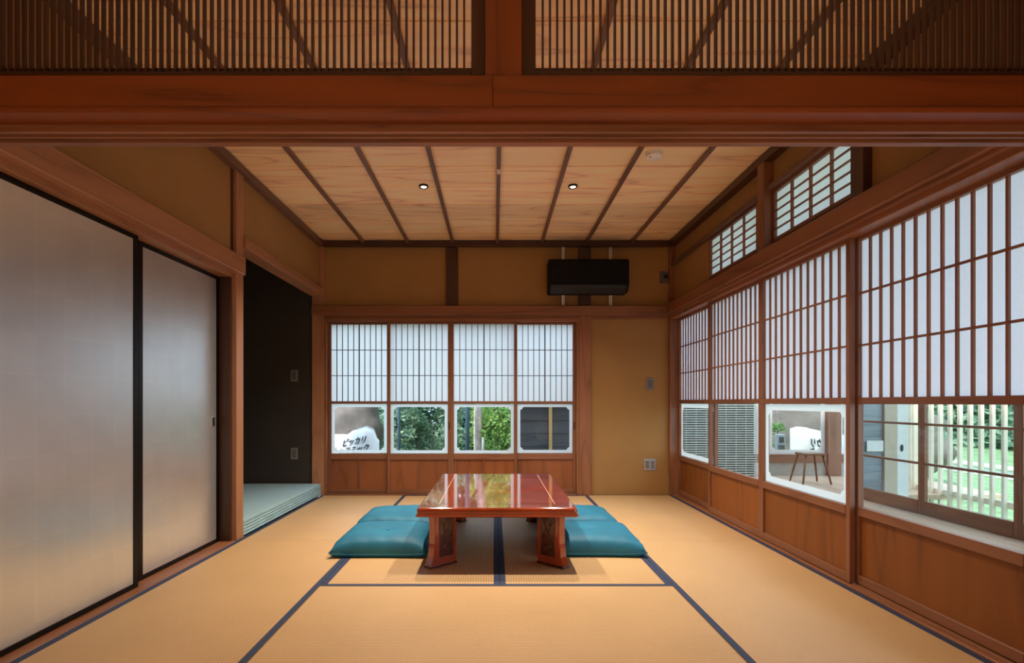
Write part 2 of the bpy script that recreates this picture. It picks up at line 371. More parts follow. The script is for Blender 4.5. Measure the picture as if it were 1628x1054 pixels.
# ------------------------------------------------------------------ back wall
wb = struct('wall_back', 'back wall of olive plaster in a brown timber frame')
box('plaster_panel', -1.80, 1.95, 5.62, 5.74, NZ1 - 0.05, 2.68, 'plaster', wb, 0)
box('plaster_panel', 0.99, 1.95, 5.62, 5.74, -0.05, NZ1, 'plaster', wb, 0)
box('corner_post', -1.866, -1.745, 5.570, 5.74, 0.0, 2.545, 'post', wb)
box('window_post', 0.865, 0.992, 5.575, 5.74, 0.0, NZ0 - 0.0105, 'beam', wb)
box('corner_post', 1.795, 1.895, 5.575, 5.74, 0.0, 2.60, 'beam', wb)
box('upper_post', -0.497, -0.375, 5.588, 5.64, NZ1, 2.545, 'darkwood', wb)
box('upper_post', 0.865, 0.990, 5.588, 5.64, NZ1, 2.545, 'darkwood', wb)
box('picture_rail', -1.862, 1.83, 5.535, 5.62, NZ0 - 0.010, NZ1 - 0.012, 'beam', wb, 0.006)
box('track_lintel', -1.745, 0.865, 5.575, 5.74, 1.783, NZ0 - 0.010, 'beam', wb)
box('track_bead', -1.745, 0.865, 5.560, 5.575, 1.800, 1.812, 'beam', wb)
box('wall_bead', 0.992, 1.795, 5.590, 5.62, 1.812, NZ0 - 0.010, 'beam', wb)
box('window_sill', -1.745, 0.865, 5.585, 5.74, -0.045, 0.012, 'beam', wb)
box('jamb_strip', -1.745, -1.722, 5.580, 5.70, 0.012, 1.783, 'beam', wb)
box('jamb_strip', 0.843, 0.865, 5.580, 5.70, 0.012, 1.783, 'beam', wb)
# recess wall behind the alcove
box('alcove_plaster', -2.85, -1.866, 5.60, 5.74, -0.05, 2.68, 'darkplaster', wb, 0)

# ------------------------------------------------------------------ left wall
wl = struct('wall_left', 'left wall of olive plaster above the sliding doors')
box('plaster_panel', -1.90, -1.795, 3.80, 5.62, 2.10, 2.68, 'plaster', wl, 0)
box('plaster_panel', -1.90, -1.795, -2.4, 1.74, 2.10, 2.68, 'plaster', wl, 0)
box('plaster_panel', -1.90, -1.795, 1.74, 3.799, 1.90, 2.68, 'plaster', wl, 0)
box('plaster_panel', -1.90, -1.80, -2.4, 1.74, -0.05, 2.10, 'plaster', wl, 0)
box('post', -1.872, -1.768, 3.735, 3.838, 0.0, 2.56, 'post', wl)
box('jamb_strip', -1.90, -1.80, 3.714, 3.7345, 0.0, 1.82, 'darkwood', wl)
box('upper_jamb', -1.82, -1.790, 3.704, 3.7345, NZ1 + 0.01, 2.545, 'darkwood', wl)
box('picture_rail', -1.80, -1.742, 1.83, 3.822, NZ0 - 0.010, NZ1 + 0.014, 'post', wl, 0.006)
box('track_lintel', -1.965, -1.795, 1.83, 3.734, KZ + 0.003, NZ0 - 0.002, 'post', wl)
box('alcove_lintel', -1.88, -1.752, 3.839, 5.569, 2.040, 2.115, 'post', wl)
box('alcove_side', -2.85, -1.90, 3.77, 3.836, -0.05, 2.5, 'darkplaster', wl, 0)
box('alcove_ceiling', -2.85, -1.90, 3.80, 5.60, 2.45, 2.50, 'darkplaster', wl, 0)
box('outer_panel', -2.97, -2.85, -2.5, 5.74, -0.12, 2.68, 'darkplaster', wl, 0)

# alcove platform
alc = empty('alcove_platform', (-1.77, 4.72, 0))
tag(alc, 'raised alcove floor covered in teal-grey matting beside the dark wall', 'platform')
box('matting', -1.08, -0.004, -0.880, 0.848, 0.100, 0.122, 'teal_mat', alc, 0.003)
for i in range(5):
    z0 = 0.012 + i * 0.0215
    box('edge_strip', -0.055, -0.004 * (1 if i % 2 else 1) + 0.006 - 0.0012 * i, -0.880, 0.846, z0, z0 + 0.0165, 'teal_strip', alc, 0.003)
box('core', -1.08, -0.012, -0.880, 0.846, 0.0, 0.100, 'grey_plastic_dark', alc, 0)

# ------------------------------------------------------------------ right wall
wr = struct('wall_right', 'right wall of olive plaster above the paper screens')
WZ0, WZ1 = 2.005, 2.355
box('plaster_panel', 1.845, 1.96, 4.665, 5.62, NZ1 - 0.1, WZ1, 'plaster', wr, 0)
box('plaster_panel', 1.845, 1.96, 2.66, 5.62, WZ1, 2.68, 'plaster', wr, 0)
box('plaster_panel', 1.845, 1.96, -2.4, 2.66, NZ1 - 0.1, 2.68, 'plaster', wr, 0)
box('plaster_panel', 1.845, 1.96, -2.4, 1.80, -0.05, NZ1, 'plaster', wr, 0)
box('picture_rail', 1.752, 1.845, 1.83, 5.535, NZ0, NZ1 + 0.004, 'beam', wr, 0.006)
box('track_lintel', 1.80, 1.96, 1.83, 5.575, KZ, NZ0, 'beam', wr)
box('track_bead', 1.775, 1.80, 1.83, 5.575, NZ0 - 0.018, NZ0, 'beam', wr)
box('high_rail', 1.805, 1.86, 3.689, 5.575, WZ1 - 0.005, WZ1 + 0.030, 'batten', wr)
box('high_rail', 1.805, 1.86, 2.76, 3.599, WZ1 - 0.005, WZ1 + 0.030, 'batten', wr)
box('sill_rail', 1.80, 1.86, 1.83, 5.575, NZ1 + 0.004, NZ1 + 0.022, 'darkwood', wr)
box('upper_post', 1.780, 1.90, 3.600, 3.688, NZ1 + 0.005, 2.545, 'beam', wr)
box('upper_post', 1.800, 1.90, 2.66, 2.755, NZ1 + 0.005, 2.545, 'darkwood', wr)
box('plaster_panel', 1.87, 1.96, 2.66, 4.67, 1.85, WZ0 - 0.02, 'plaster', wr, 0)
box('plaster_panel', 1.845, 1.96, 3.688, 3.799, WZ0 - 0.03, WZ1, 'plaster', wr, 0)
box('plaster_panel', 1.87, 1.96, 2.66, 4.67, WZ0 - 0.02, WZ0 - 0.002, 'plaster', wr, 0)

# ------------------------------------------------------------------ front opening, with the lattice above
wf = struct('wall_front', 'timber header dividing the two rooms')
box('picture_rail', -1.90, -0.005, 1.665, 1.742, NZ0 + 0.006, NZ1 + 0.002, 'frontbeam', wf, 0.003)
box('picture_rail', -0.005, 1.90, 1.665, 1.742, NZ0 + 0.006, NZ1 + 0.002, 'frontbeam', wf, 0.003)
box('rail_lip', -1.90, 1.90, 1.660, 1.742, NZ0 - 0.014, NZ0 + 0.004, 'frontbeam', wf, 0.005)
box('track_lintel', -1.90, 1.90, 1.735, 1.838, KZ + 0.021, NZ1 - 0.04, 'beam', wf)
for ya, yb in ((1.735, 1.752), (1.772, 1.782), (1.808, 1.838)):
    box('track_bead', -1.90, 1.90, ya, yb, KZ + 0.008, KZ + 0.0205, 'beam', wf, 0.001)
box('picture_rail', -1.78, 1.76, 1.838, 1.880, NZ0 + 0.006, NZ1 + 0.002, 'frontbeam', wf, 0.003)
box('header_beam', -1.90, 1.90, 1.72, 1.84, 2.50, 2.68, 'frontbeam', wf)
box('centre_post', -0.027, 0.086, 1.700, 1.83, NZ1 - 0.03, 2.50, 'frontbeam', wf)
box('side_post', -1.90, -1.795, 1.725, 1.835, 0.0, 2.50, 'post', wf)
box('side_post', 1.83, 1.93, 1.725, 1.835, 0.0, 2.50, 'post', wf)
box('bed_rail', -1.795, 1.83, 1.745, 1.83, NZ1 - 0.04, NZ1 + 0.004, 'darkwood', wf)

def ranma(x0, x1, label):
    t = empty('lattice_transom', ((x0 + x1) / 2, 1.785, NZ1 + 0.005)); tag(t, label, 'transom', 'lattice transoms above the header')
    h = (x1 - x0) / 2; H = 2.495 - NZ1 - 0.005
    box('stile', -h, -h + 0.046, -0.020, 0.020, 0, H, 'darkwood', t); box('stile', h - 0.046, h, -0.020, 0.020, 0, H, 'darkwood', t)
    box('bottom_rail', -h + 0.046, h - 0.046, -0.020, 0.020, 0, 0.070, 'darkwood', t); box('top_rail', -h + 0.046, h - 0.046, -0.020, 0.020, H - 0.05, H, 'darkwood', t)
    box('inner_ledge', -h + 0.046, h - 0.046, 0.000, 0.018, 0.0705, 0.092, 'darkwood', t, 0.001)
    n = int(round((2 * h - 0.092) / 0.0234)); p = (2 * h - 0.092) / n
    for i in range(1, n):
        xx = -h + 0.046 + p * i
        box('lattice_bar', xx - 0.0032, xx + 0.0032, -0.016, -0.001, 0.070, H - 0.05, 'darkwood', t, 0)
ranma(-1.79, -0.029, 'dark vertical-slat lattice transom left of the centre post')
ranma(0.088, 1.825, 'dark vertical-slat lattice transom right of the centre post')

# the room the photograph is taken from
wn = struct('wall_rear', 'plaster wall behind the viewer')
box('plaster_panel', -1.90, 1.95, -2.5, -2.4, -0.05, 2.68, 'plaster', wn, 0)

# ------------------------------------------------------------------ silver sliding doors
def fusuma(y0, y1, x, label, pull_near):
    w = y1 - y0
    t = empty('sliding_door', (x, (y0 + y1) / 2, 0.006)); tag(t, label, 'sliding door', 'silver sliding doors in the left wall')
    h = w / 2; H = 1.80; fw = 0.025; sw = 0.038
    box('panel', -0.013, 0.013, -h + sw, h - sw, fw, H - fw, 'silver_leaf', t, 0)
    box('stile', -0.016, 0.016, -h, -h + sw, 0, H, 'black_lacquer', t); box('stile', -0.016, 0.016, h - sw, h, 0, H, 'black_lacquer', t)
    box('bottom_rail', -0.016, 0.016, -h + sw, h - sw, 0, fw, 'black_lacquer', t); box('top_rail', -0.016, 0.016, -h + sw, h - sw, H - fw, H, 'black_lacquer', t)
    yy = (-h + 0.075) if pull_near else (h - 0.075)
    yy2 = yy
    mt = 'brass' if pull_near else 'silver_pull'
    p = empty('finger_pull', (0, 0, 0)); p.parent = t; p.location = (0.0135, yy2, 0.816)
    a, b_ = 0.022, 0.033
    box('pull_rim', 0, 0.004, -a, -a + 0.007, -b_, b_, mt, p, 0.001); box('pull_rim', 0, 0.004, a - 0.007, a, -b_, b_, mt, p, 0.001)
    box('pull_rim', 0, 0.004, -a + 0.007, a - 0.007, b_ - 0.007, b_, mt, p, 0.001); box('pull_rim', 0, 0.004, -a + 0.007, a - 0.007, -b_, -b_ + 0.007, mt, p, 0.001)
    box('pull_cup', -0.0004, 0.0012, -a + 0.007, a - 0.007, -b_ + 0.007, b_ - 0.007, 'black_plastic', p, 0)
    return t
fusuma(1.86, 2.80, -1.845, 'nearer silver-leaf sliding door, cut off by the left edge of the photo', True)
fusuma(2.868, 3.712, -1.890, 'farther silver-leaf sliding door beside the wooden post', False)

# ------------------------------------------------------------------ paper screens
def notch_ring(name, w, h, inner, c, parent, loc, mat='paper'):
    """white paper mount with a window cut out, its corners stepped"""
    bm = bmesh.new()
    out = [(-w/2, -h/2), (w/2, -h/2), (w/2, h/2), (-w/2, h/2)]
    a, b = w/2 - inner, h/2 - inner
    q = [(c, 0), (c * 0.80, c * 0.42), (c * 0.42, c * 0.80), (0, c)]
    hole = [(-a + x, -b + z) for x, z in q[::-1]][::1]
    hole = [(-a + x, -b + z) for x, z in reversed(q)] + [(a - x, -b + z) for x, z in q] + [(a - x, b - z) for x, z in reversed(q)] + [(-a + x, b - z) for x, z in q]
    def loop(pts):
        vs = [bm.verts.new((x, 0, z)) for x, z in pts]
        return [bm.edges.new((vs[i], vs[(i + 1) % len(vs)])) for i in range(len(vs))]
    e = loop(out) + loop(hole)
    bmesh.ops.triangle_fill(bm, use_beauty=True, use_dissolve=False, edges=e)
    return bm_obj(name, bm, mat, parent, loc)

def screen(loc, rz, Wd, label, cat, group, cols, thick_mid, zs, ring, boards, pull, H=1.795, bw=0.0075, bd=0.012, boardmat='board', stile=0.030, barmat='kumiko', papermat='paper'):
    """sliding paper screen; local x along its width, local -y faces the room"""
    t = empty('paper_screen', loc, rz); tag(t, label, cat, group)
    h = Wd / 2; D = 0.015
    ztop, zm1, zm0, zg0, zs0, zb = zs      # lattice top, lattice bottom, glass top, glass bottom, board top, board bottom
    for s in (-1, 1):
        box('stile', s * h - (stile if s > 0 else 0), s * h + (stile if s < 0 else 0), -D, D, 0, H, 'shoji', t, 0.002)
    i0, i1 = -h + stile, h - stile
    box('top_rail', i0, i1, -D, D, ztop, H, 'shoji', t); box('middle_rail', i0, i1, -D, D, zm0, zm1, 'shoji', t)
    box('glass_sill', i0, i1, -D - 0.003, D, zs0, zg0, 'shoji', t); box('bottom_rail', i0, i1, -D, D, 0, zb, 'shoji', t)
    p = (i1 - i0) / cols
    for c in range(1, cols):
        xx = i0 + p * c; ww = bw * (1.7 if (thick_mid and c == cols // 2) else 1.0)
        box('lattice_bar', xx - ww / 2, xx + ww / 2, -bd + 0.004, 0.004, zm1, ztop, barmat, t, 0)
    for r in (1, 2):
        zz = zm1 + (ztop - zm1) * r / 3
        box('cross_bar', i0, i1, -bd * 0.5, 0.0035, zz - bw / 2, zz + bw / 2, barmat, t, 0)
    plate('paper', i1 - i0, ztop - zm1, papermat, t, (0, 0.0055, (ztop + zm1) / 2))
    box('glass_pane', i0, i1, 0.0055, 0.0085, zg0, zm0, 'glass', t, 0)
    if ring: notch_ring('paper_mount', i1 - i0 - 0.006, zm0 - zg0 - 0.006, ring, 0.030, t, (0, 0.004, (zg0 + zm0) / 2))
    bwid = (i1 - i0 - 0.012 * (boards - 1)) / boards
    for k in range(boards):
        xa = i0 + k * (bwid + 0.012)
        box('lower_board', xa, xa + bwid, 0.000, 0.008, zb, zs0, boardmat, t, 0)
        if k: box('board_divider', xa - 0.012, xa, -D * 0.95, 0.009, zb, zs0, 'shoji', t, 0.001)
    if pull:
        s = pull
        box('finger_pull', s * (h - stile / 2) - 0.006, s * (h - stile / 2) + 0.006, -D - 0.0008, -D + 0.002, 0.66, 0.735, 'black_plastic', t, 0.0004)
    return t
ZB = (1.745, 0.950, 0.924, 0.410, 0.350, 0.040)
GB = 'paper screens in the back window'
bx = [(-1.722, -1.083, 5.655, 'leftmost back-window paper screen, showing a printed white bag outside'),
      (-1.103, -0.449, 5.618, 'back-window paper screen showing only dense green shrubs, second from left'),
      (-0.449, 0.233, 5.618, 'back-window paper screen showing the tree trunk, third from left'),
      (0.205, 0.843, 5.655, 'rightmost back-window paper screen, showing the dark board wall outside')]
for i, (xa, xb, yy, lb) in enumerate(bx):
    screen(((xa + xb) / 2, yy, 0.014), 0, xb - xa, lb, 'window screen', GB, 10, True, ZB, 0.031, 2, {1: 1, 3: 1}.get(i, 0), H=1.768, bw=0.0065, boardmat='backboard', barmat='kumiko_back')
ZR = (1.770, 0.962, 0.928, 0.398, 0.352, 0.045)
GR = 'tall paper screens along the right wall'
rr = [(5.560, 4.640, 1.893, 'farthest right-wall paper screen, next to the back corner', 0.040, 0),
      (4.690, 3.770, 1.857, 'right-wall paper screen with the slatted blind filling its clear glass', 0, 0),
      (3.770, 2.825, 1.857, 'right-wall paper screen with a white-mounted pane showing a wooden stool', 0.040, 0),
      (2.845, 1.900, 1.893, 'nearest right-wall paper screen, with clear glass onto the pale slat fence', 0, 0)]
for ya, yb, xx, lb, ring, pl in rr:
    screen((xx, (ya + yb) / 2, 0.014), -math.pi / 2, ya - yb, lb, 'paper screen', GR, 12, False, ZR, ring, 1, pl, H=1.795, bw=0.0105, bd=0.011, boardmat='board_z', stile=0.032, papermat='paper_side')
for yy in (3.770,): pass
# high windows
def high_window(y0, y1, label):
    t = empty('high_window', (1.850, (y0 + y1) / 2, WZ0), -math.pi / 2); tag(t, label, 'window', 'small high paper windows above the right screens')
    h = (y1 - y0) / 2; H = WZ1 - WZ0 - 0.004; s = 0.024
    for q in (-1, 1): box('stile', q * h - (s if q > 0 else 0), q * h + (s if q < 0 else 0), -0.015, 0.015, 0, H, 'shoji', t)
    box('bottom_rail', -h + s, h - s, -0.015, 0.015, 0, s, 'shoji', t); box('top_rail', -h + s, h - s, -0.015, 0.015, H - s, H, 'shoji', t)
    i0, i1 = -h + s, h - s
    for c in (1, 2, 3):
        xx = i0 + (i1 - i0) * c / 4; box('lattice_bar', xx - 0.006, xx + 0.006, -0.012, 0.004, s, H - s, 'kumiko', t, 0)
    for r in range(1, 5):
        zz = s + (H - 2 * s) * r / 5; box('cross_bar', i0, i1, -0.007, 0.0035, zz - 0.0045, zz + 0.0045, 'kumiko', t, 0)
    plate('paper', i1 - i0, H - 2 * s, 'paper', t, (0, 0.006, H / 2))
high_window(3.800, 4.662, 'smaller-looking high paper window nearer the back wall')
high_window(2.757, 3.599, 'high paper window nearer the viewer, between two wall posts')

# ------------------------------------------------------------------ ceiling fittings
def downlight(x, y, power, label, ring=True):
    t = empty('downlight', (x, y, 2.606)); tag(t, label, 'downlight', 'recessed ceiling downlights')
    lathe('trim_ring', [(0.024, 0.004), (0.024, -0.012), (0.034, -0.014), (0.036, -0.010), (0.036, 0.004)], 'black_plastic', t)
    lathe('lens', [(0.022, 0.002), (0.022, -0.010), (0.012, -0.0115)], 'lamp_glow', t)
    d = bpy.data.lights.new('downlight_lamp', 'AREA'); d.shape = 'DISK'; d.size = 0.044; d.energy = power; d.color = LAMP_COL; d.spread = math.radians(115)
    o = bpy.data.objects.new('downlight_lamp', d); COL.objects.link(o); o.parent = t; o.location = (0, 0, -0.017)
downlight(-0.54, 4.16, DOWNLIGHT_W, 'small round ceiling downlight to the left, above the table')
downlight(0.60, 4.16, DOWNLIGHT_W, 'small round ceiling downlight to the right, above the table')
downlight(-0.54, 3.36, DOWNLIGHT_W, 'small round ceiling downlight to the left, hidden behind the header')
downlight(0.60, 3.36, DOWNLIGHT_W, 'small round ceiling downlight to the right, hidden behind the header')
for fx_, lb_ in ((-1.15, 'unseen added fill lantern on the left in the front room behind the viewer'), (1.15, 'unseen added fill lantern on the right in the front room behind the viewer')):  # out-of-view lanterns, added to brighten the ceiling
    pn = empty('fill_lantern', (fx_, -0.75, 0.0)); tag(pn, lb_, 'lamp', 'added fill lanterns')
    lathe('base', [(0.11, 0.0), (0.11, 0.025), (0.03, 0.03), (0.02, 0.12)], 'darkwood', pn, n=24)
    lathe('shade', [(0.07, 0.121), (0.20, 0.16), (0.26, 0.28), (0.26, 0.48), (0.20, 0.60), (0.07, 0.64)], 'fill_lantern_glow', pn, n=28)
    lathe('cap', [(0.075, 0.641), (0.075, 0.655), (0.02, 0.665)], 'darkwood', pn, n=20)
sd = empty('smoke_detector', (1.055, 3.60, 2.604)); tag(sd, 'round white smoke detector on the ceiling boards', 'smoke detector')
lathe('base', [(0.054, 0.004), (0.054, -0.012), (0.050, -0.016)], 'white_plastic', sd, n=36)
lathe('cover', [(0.052, -0.016), (0.052, -0.030), (0.046, -0.037), (0.010, -0.039)], 'white_plastic', sd, n=36)
lathe('test_button', [(0.006, -0.037), (0.006, -0.040), (0.004, -0.041)], 'grey_plastic', sd, loc=(-0.028, -0.016, 0), n=12)
hk = empty('ceiling_hook', (0.030, 3.80, 2.574)); tag(hk, 'tiny white wiring cap on the middle ceiling batten', 'ceiling cap')
box('cap', -0.013, 0.013, -0.016, 0.016, -0.024, 0.0, 'white_plastic', hk, 0.003); box('clip', -0.009, 0.009, -0.010, 0.010, -0.030, -0.0245, 'rail_white', hk, 0.002)

# ------------------------------------------------------------------ wall unit
ac = empty('air_conditioner', (0.935, 5.588, 2.045)); tag(ac, 'black wall-mounted air conditioner on two pale brackets', 'air conditioner')
hw = 0.398; dp = -0.215
prism('body', [(-0.012, 0.0), (-0.13, 0.0), (-0.205, 0.045), (dp, 0.075), (dp, 0.305), (-0.200, 0.325), (-0.012, 0.325)], 0, -hw, hw, 'ac_black', ac, bev=0.008)
prism('front_panel', [(dp - 0.001, 0.080), (dp - 0.012, 0.084), (dp - 0.012, 0.300), (dp - 0.001, 0.306)], 0, -hw + 0.006, hw - 0.006, 'ac_black', ac, bev=0.003)
prism('air_flap', [(-0.135, -0.004), (-0.202, 0.036), (-0.214, 0.066), (-0.221, 0.066), (-0.209, 0.032), (-0.138, -0.011)], 0, -hw + 0.020, hw - 0.030, 'ac_dark', ac)
box('intake_grille', -hw + 0.03, hw - 0.03, -0.17, -0.04, 0.325, 0.329, 'ac_dark', ac, 0.001)
for xx in (-0.232, 0.255):
    b = box('mounting_bracket', xx - 0.015, xx + 0.015, -0.0115, 0.030, -0.102, 0.498, 'rail_white', ac, 0.002)
    box('slot', -0.0018, 0.0018, -0.0215, -0.0205, 0.16, 0.27, 'screw', b, 0); box('slot', -0.0018, 0.0018, -0.0215, -0.0205, -0.27, -0.20, 'screw', b, 0)
    for zz in (0.285, -0.285):
        c = lathe('screw_head', [(0.006, 0), (0.006, 0.003), (0.003, 0.004)], 'screw', b, (0, -0.0205, zz), n=10); c.rotation_euler = (math.pi / 2, 0, 0)

def wall_plate(name, loc, w, h, label, cat, mat, kind, rz=0):
    t = empty(name, loc, rz); tag(t, label, cat)
    box('plate', -w/2, w/2, -0.008, 0, -h/2, h/2, mat, t, 0.002)
    if kind == 'switch': box('rocker', -w*0.28, w*0.28, -0.012, -0.0081, -h*0.33, h*0.33, 'grey_plastic_dark', t, 0.002)
    else:
        n = 2 if kind == 'double' else 1
        for k in range(n):
            cx = (k - (n - 1) / 2) * w * 0.46
            s = box('socket', cx - w*0.17 / (1 if n == 2 else 0.7), cx + w*0.17 / (1 if n == 2 else 0.7), -0.0105, -0.0081, -h*0.34, h*0.34, 'grey_plastic' if mat == 'steel_plate' else 'grey_plastic_dark', t, 0.001)
            for zz in (0.018, -0.018):
                for xx in (-0.006, 0.006): box('slot', xx - 0.0012, xx + 0.0012, -0.0018, -0.0011, zz - 0.005, zz + 0.005, 'black_plastic', s, 0)
    return t
def at(px, py, Y): return ((px - VX) * Y / F, Y, CAMZ + (VY - py) * Y / F)
wall_plate('light_switch', at(468, 597, 5.599), 0.075, 0.120, 'grey light switch on the dark alcove wall', 'switch', 'grey_plastic', 'switch')
wall_plate('power_outlet', at(468, 721, 5.599), 0.075, 0.120, 'grey power outlet low on the dark alcove wall', 'outlet', 'grey_plastic', 'single')
wall_plate('light_switch', at(1033, 610.5, 5.619), 0.078, 0.122, 'grey light switch on the olive plaster right of the window', 'switch', 'grey_plastic', 'switch')
wall_plate('power_outlet', at(1033, 738.5, 5.619), 0.120, 0.120, 'silvery double power outlet low on the olive plaster', 'outlet', 'steel_plate', 'double')
u = wall_plate('power_outlet', at(1055, 441, 5.619), 0.085, 0.122, 'dark power outlet with a plug, high beside the air conditioner', 'outlet', 'grey_plastic_dark', 'single')
box('plug', 0.000, 0.030, -0.040, -0.0107, -0.012, 0.022, 'black_plastic', u, 0.004)
tube('plug_cord', [(0.028, -0.030, 0.004), (0.050, -0.026, -0.02), (0.056, -0.015, -0.10), (0.050, -0.010, -0.19), (0.052, -0.012, -0.24)], 0.0045, 'black_plastic', u, n=8)

# ------------------------------------------------------------------ low table
TX, TY, TH = 0.0155, 3.795, 0.358
tb = empty('low_table', (TX, TY, 0)); tag(tb, 'glossy red-brown lacquered low table with carved legs', 'table')
def rr_loop(hx, hy, r, z, n=6):
    pts = []
    for cx, cy, a0 in ((hx - r, hy - r, 0), (-hx + r, hy - r, 90), (-hx + r, -hy + r, 180), (hx - r, -hy + r, 270)):
        for k in range(n + 1):
            a = math.radians(a0 + 90 * k / n); pts.append((cx + r * math.cos(a), cy + r * math.sin(a), z))
    return pts
def loft(name, loops, mat, parent, smooth=False):
    v = [p for lp in loops for p in lp]; n = len(loops[0]); f = []
    for i in range(len(loops) - 1):
        for k in range(n): f.append((i * n + k, i * n + (k + 1) % n, (i + 1) * n + (k + 1) % n, (i + 1) * n + k))
    f.append(tuple(range(n))); f.append(tuple((len(loops) - 1) * n + k for k in range(n)))
    return mesh_obj(name, v, f, mat, parent, smooth=smooth)
hx, hy = 0.461, 0.747
prof = [(0.030, 0.306), (0.002, 0.308), (0.0, 0.311), (0.0, 0.316), (0.003, 0.319), (0.008, 0.321), (0.007, 0.338), (0.009, 0.349), (0.014, 0.355), (0.020, 0.358)]
loft('table_top', [rr_loop(hx - i, hy - i, max(0.012, 0.030 - i), z) for i, z in prof], 'lacquer', tb)
for s in (-1, 1):
    box('inlay_line', s * 0.337 - 0.0011, s * 0.337 + 0.0011, -0.622, 0.672, 0.3575, 0.3586, 'inlay', tb, 0)
    box('inlay_line', -0.337, 0.337, s * 0.648 - 0.0012 + 0.025, s * 0.648 + 0.0012 + 0.025, 0.3575, 0.3584, 'lacquer_dark', tb, 0)
box('apron', -0.30, 0.30, -0.60, -0.57, 0.275, 0.3055, 'lacquer_dark', tb); box('apron', -0.30, 0.30, 0.57, 0.60, 0.275, 0.3055, 'lacquer_dark', tb)
box('apron', -0.33, -0.30, -0.60, 0.60, 0.275, 0.3055, 'lacquer_dark', tb); box('apron', 0.30, 0.33, -0.60, 0.60, 0.275, 0.3055, 'lacquer_dark', tb)
def leg(cx, cy, ang, side):
    """leg is a thick board standing on the table's diagonal; local x runs from the corner inwards"""
    g = bpy.data.objects.new('leg', None)
    pts = [(0.020, 0.306), (0.024, 0.22), (0.022, 0.13), (0.012, 0.06), (-0.002, 0.018), (-0.004, 0.012), (0.180, 0.012), (0.184, 0.05), (0.180, 0.306)]
    o = prism('leg', pts, 1, -0.030, 0.030, 'lacquer', tb, (cx, cy, 0), bev=0.006, seg=2)
    o.rotation_euler = (0, 0, ang)
    box('foot_pad', -0.010, 0.186, -0.034, 0.034, 0.0, 0.0122, 'lacquer_dark', o, 0.004)
    for sd_ in (-1, 1):
        yq = sd_ * 0.0302
        c = box('carved_panel', 0.050, 0.158, yq - 0.0012, yq + 0.0012, 0.055, 0.290, 'lacquer_dark', o, 0.0005)
        m_ = empty('x'); bpy.data.objects.remove(m_)
        # carved relief: border, branch, blossoms and leaves in one low relief
        bm = bmesh.new()
        def blob(x, z, rx, rz, rot=0.0, ry=0.006):
            r = bmesh.ops.create_uvsphere(bm, u_segments=8, v_segments=6, radius=1.0)
            mt = Matrix.Translation((x, yq + sd_ * 0.0012, z)) @ Matrix.Rotation(rot, 4, 'Y') @ Matrix.Diagonal((rx, ry, rz, 1))
            bmesh.ops.transform(bm, matrix=mt, verts=r['verts'])
        for z in (0.058, 0.287): blob(0.104, z, 0.052, 0.0028, 0, 0.003)
        for x in (0.053, 0.155): blob(x, 0.1725, 0.0028, 0.115, 0, 0.003)
        for bxp, bzp, rad in ((0.122, 0.098, 0.017), (0.088, 0.118, 0.016), (0.112, 0.150, 0.013), (0.086, 0.080, 0.011)):
            for k in range(5):
                a = 2 * math.pi * k / 5 + 0.3; blob(bxp + math.cos(a) * rad * 0.62, bzp + math.sin(a) * rad * 0.62, rad * 0.5, rad * 0.5)
            blob(bxp, bzp, rad * 0.28, rad * 0.28, 0, 0.009)
        for x, z, ro in ((0.092, 0.180, 0.6), (0.112, 0.205, 0.7), (0.122, 0.235, 0.5), (0.088, 0.215, -0.5), (0.080, 0.245, -0.8), (0.128, 0.268, 0.9), (0.104, 0.262, 0.2), (0.132, 0.180, -0.7), (0.076, 0.160, 1.0)):
            blob(x, z, 0.0075, 0.022, ro)
        bm_obj('carved_relief', bm, 'lacquer_dark', o, smooth=True)
    return o
for sx in (-1, 1):
    for sy in (-1, 1):
        cx, cy = sx * 0.392, sy * 0.668
        leg(cx, cy, math.atan2(-sy * 0.125, -sx * 0.132), 0)

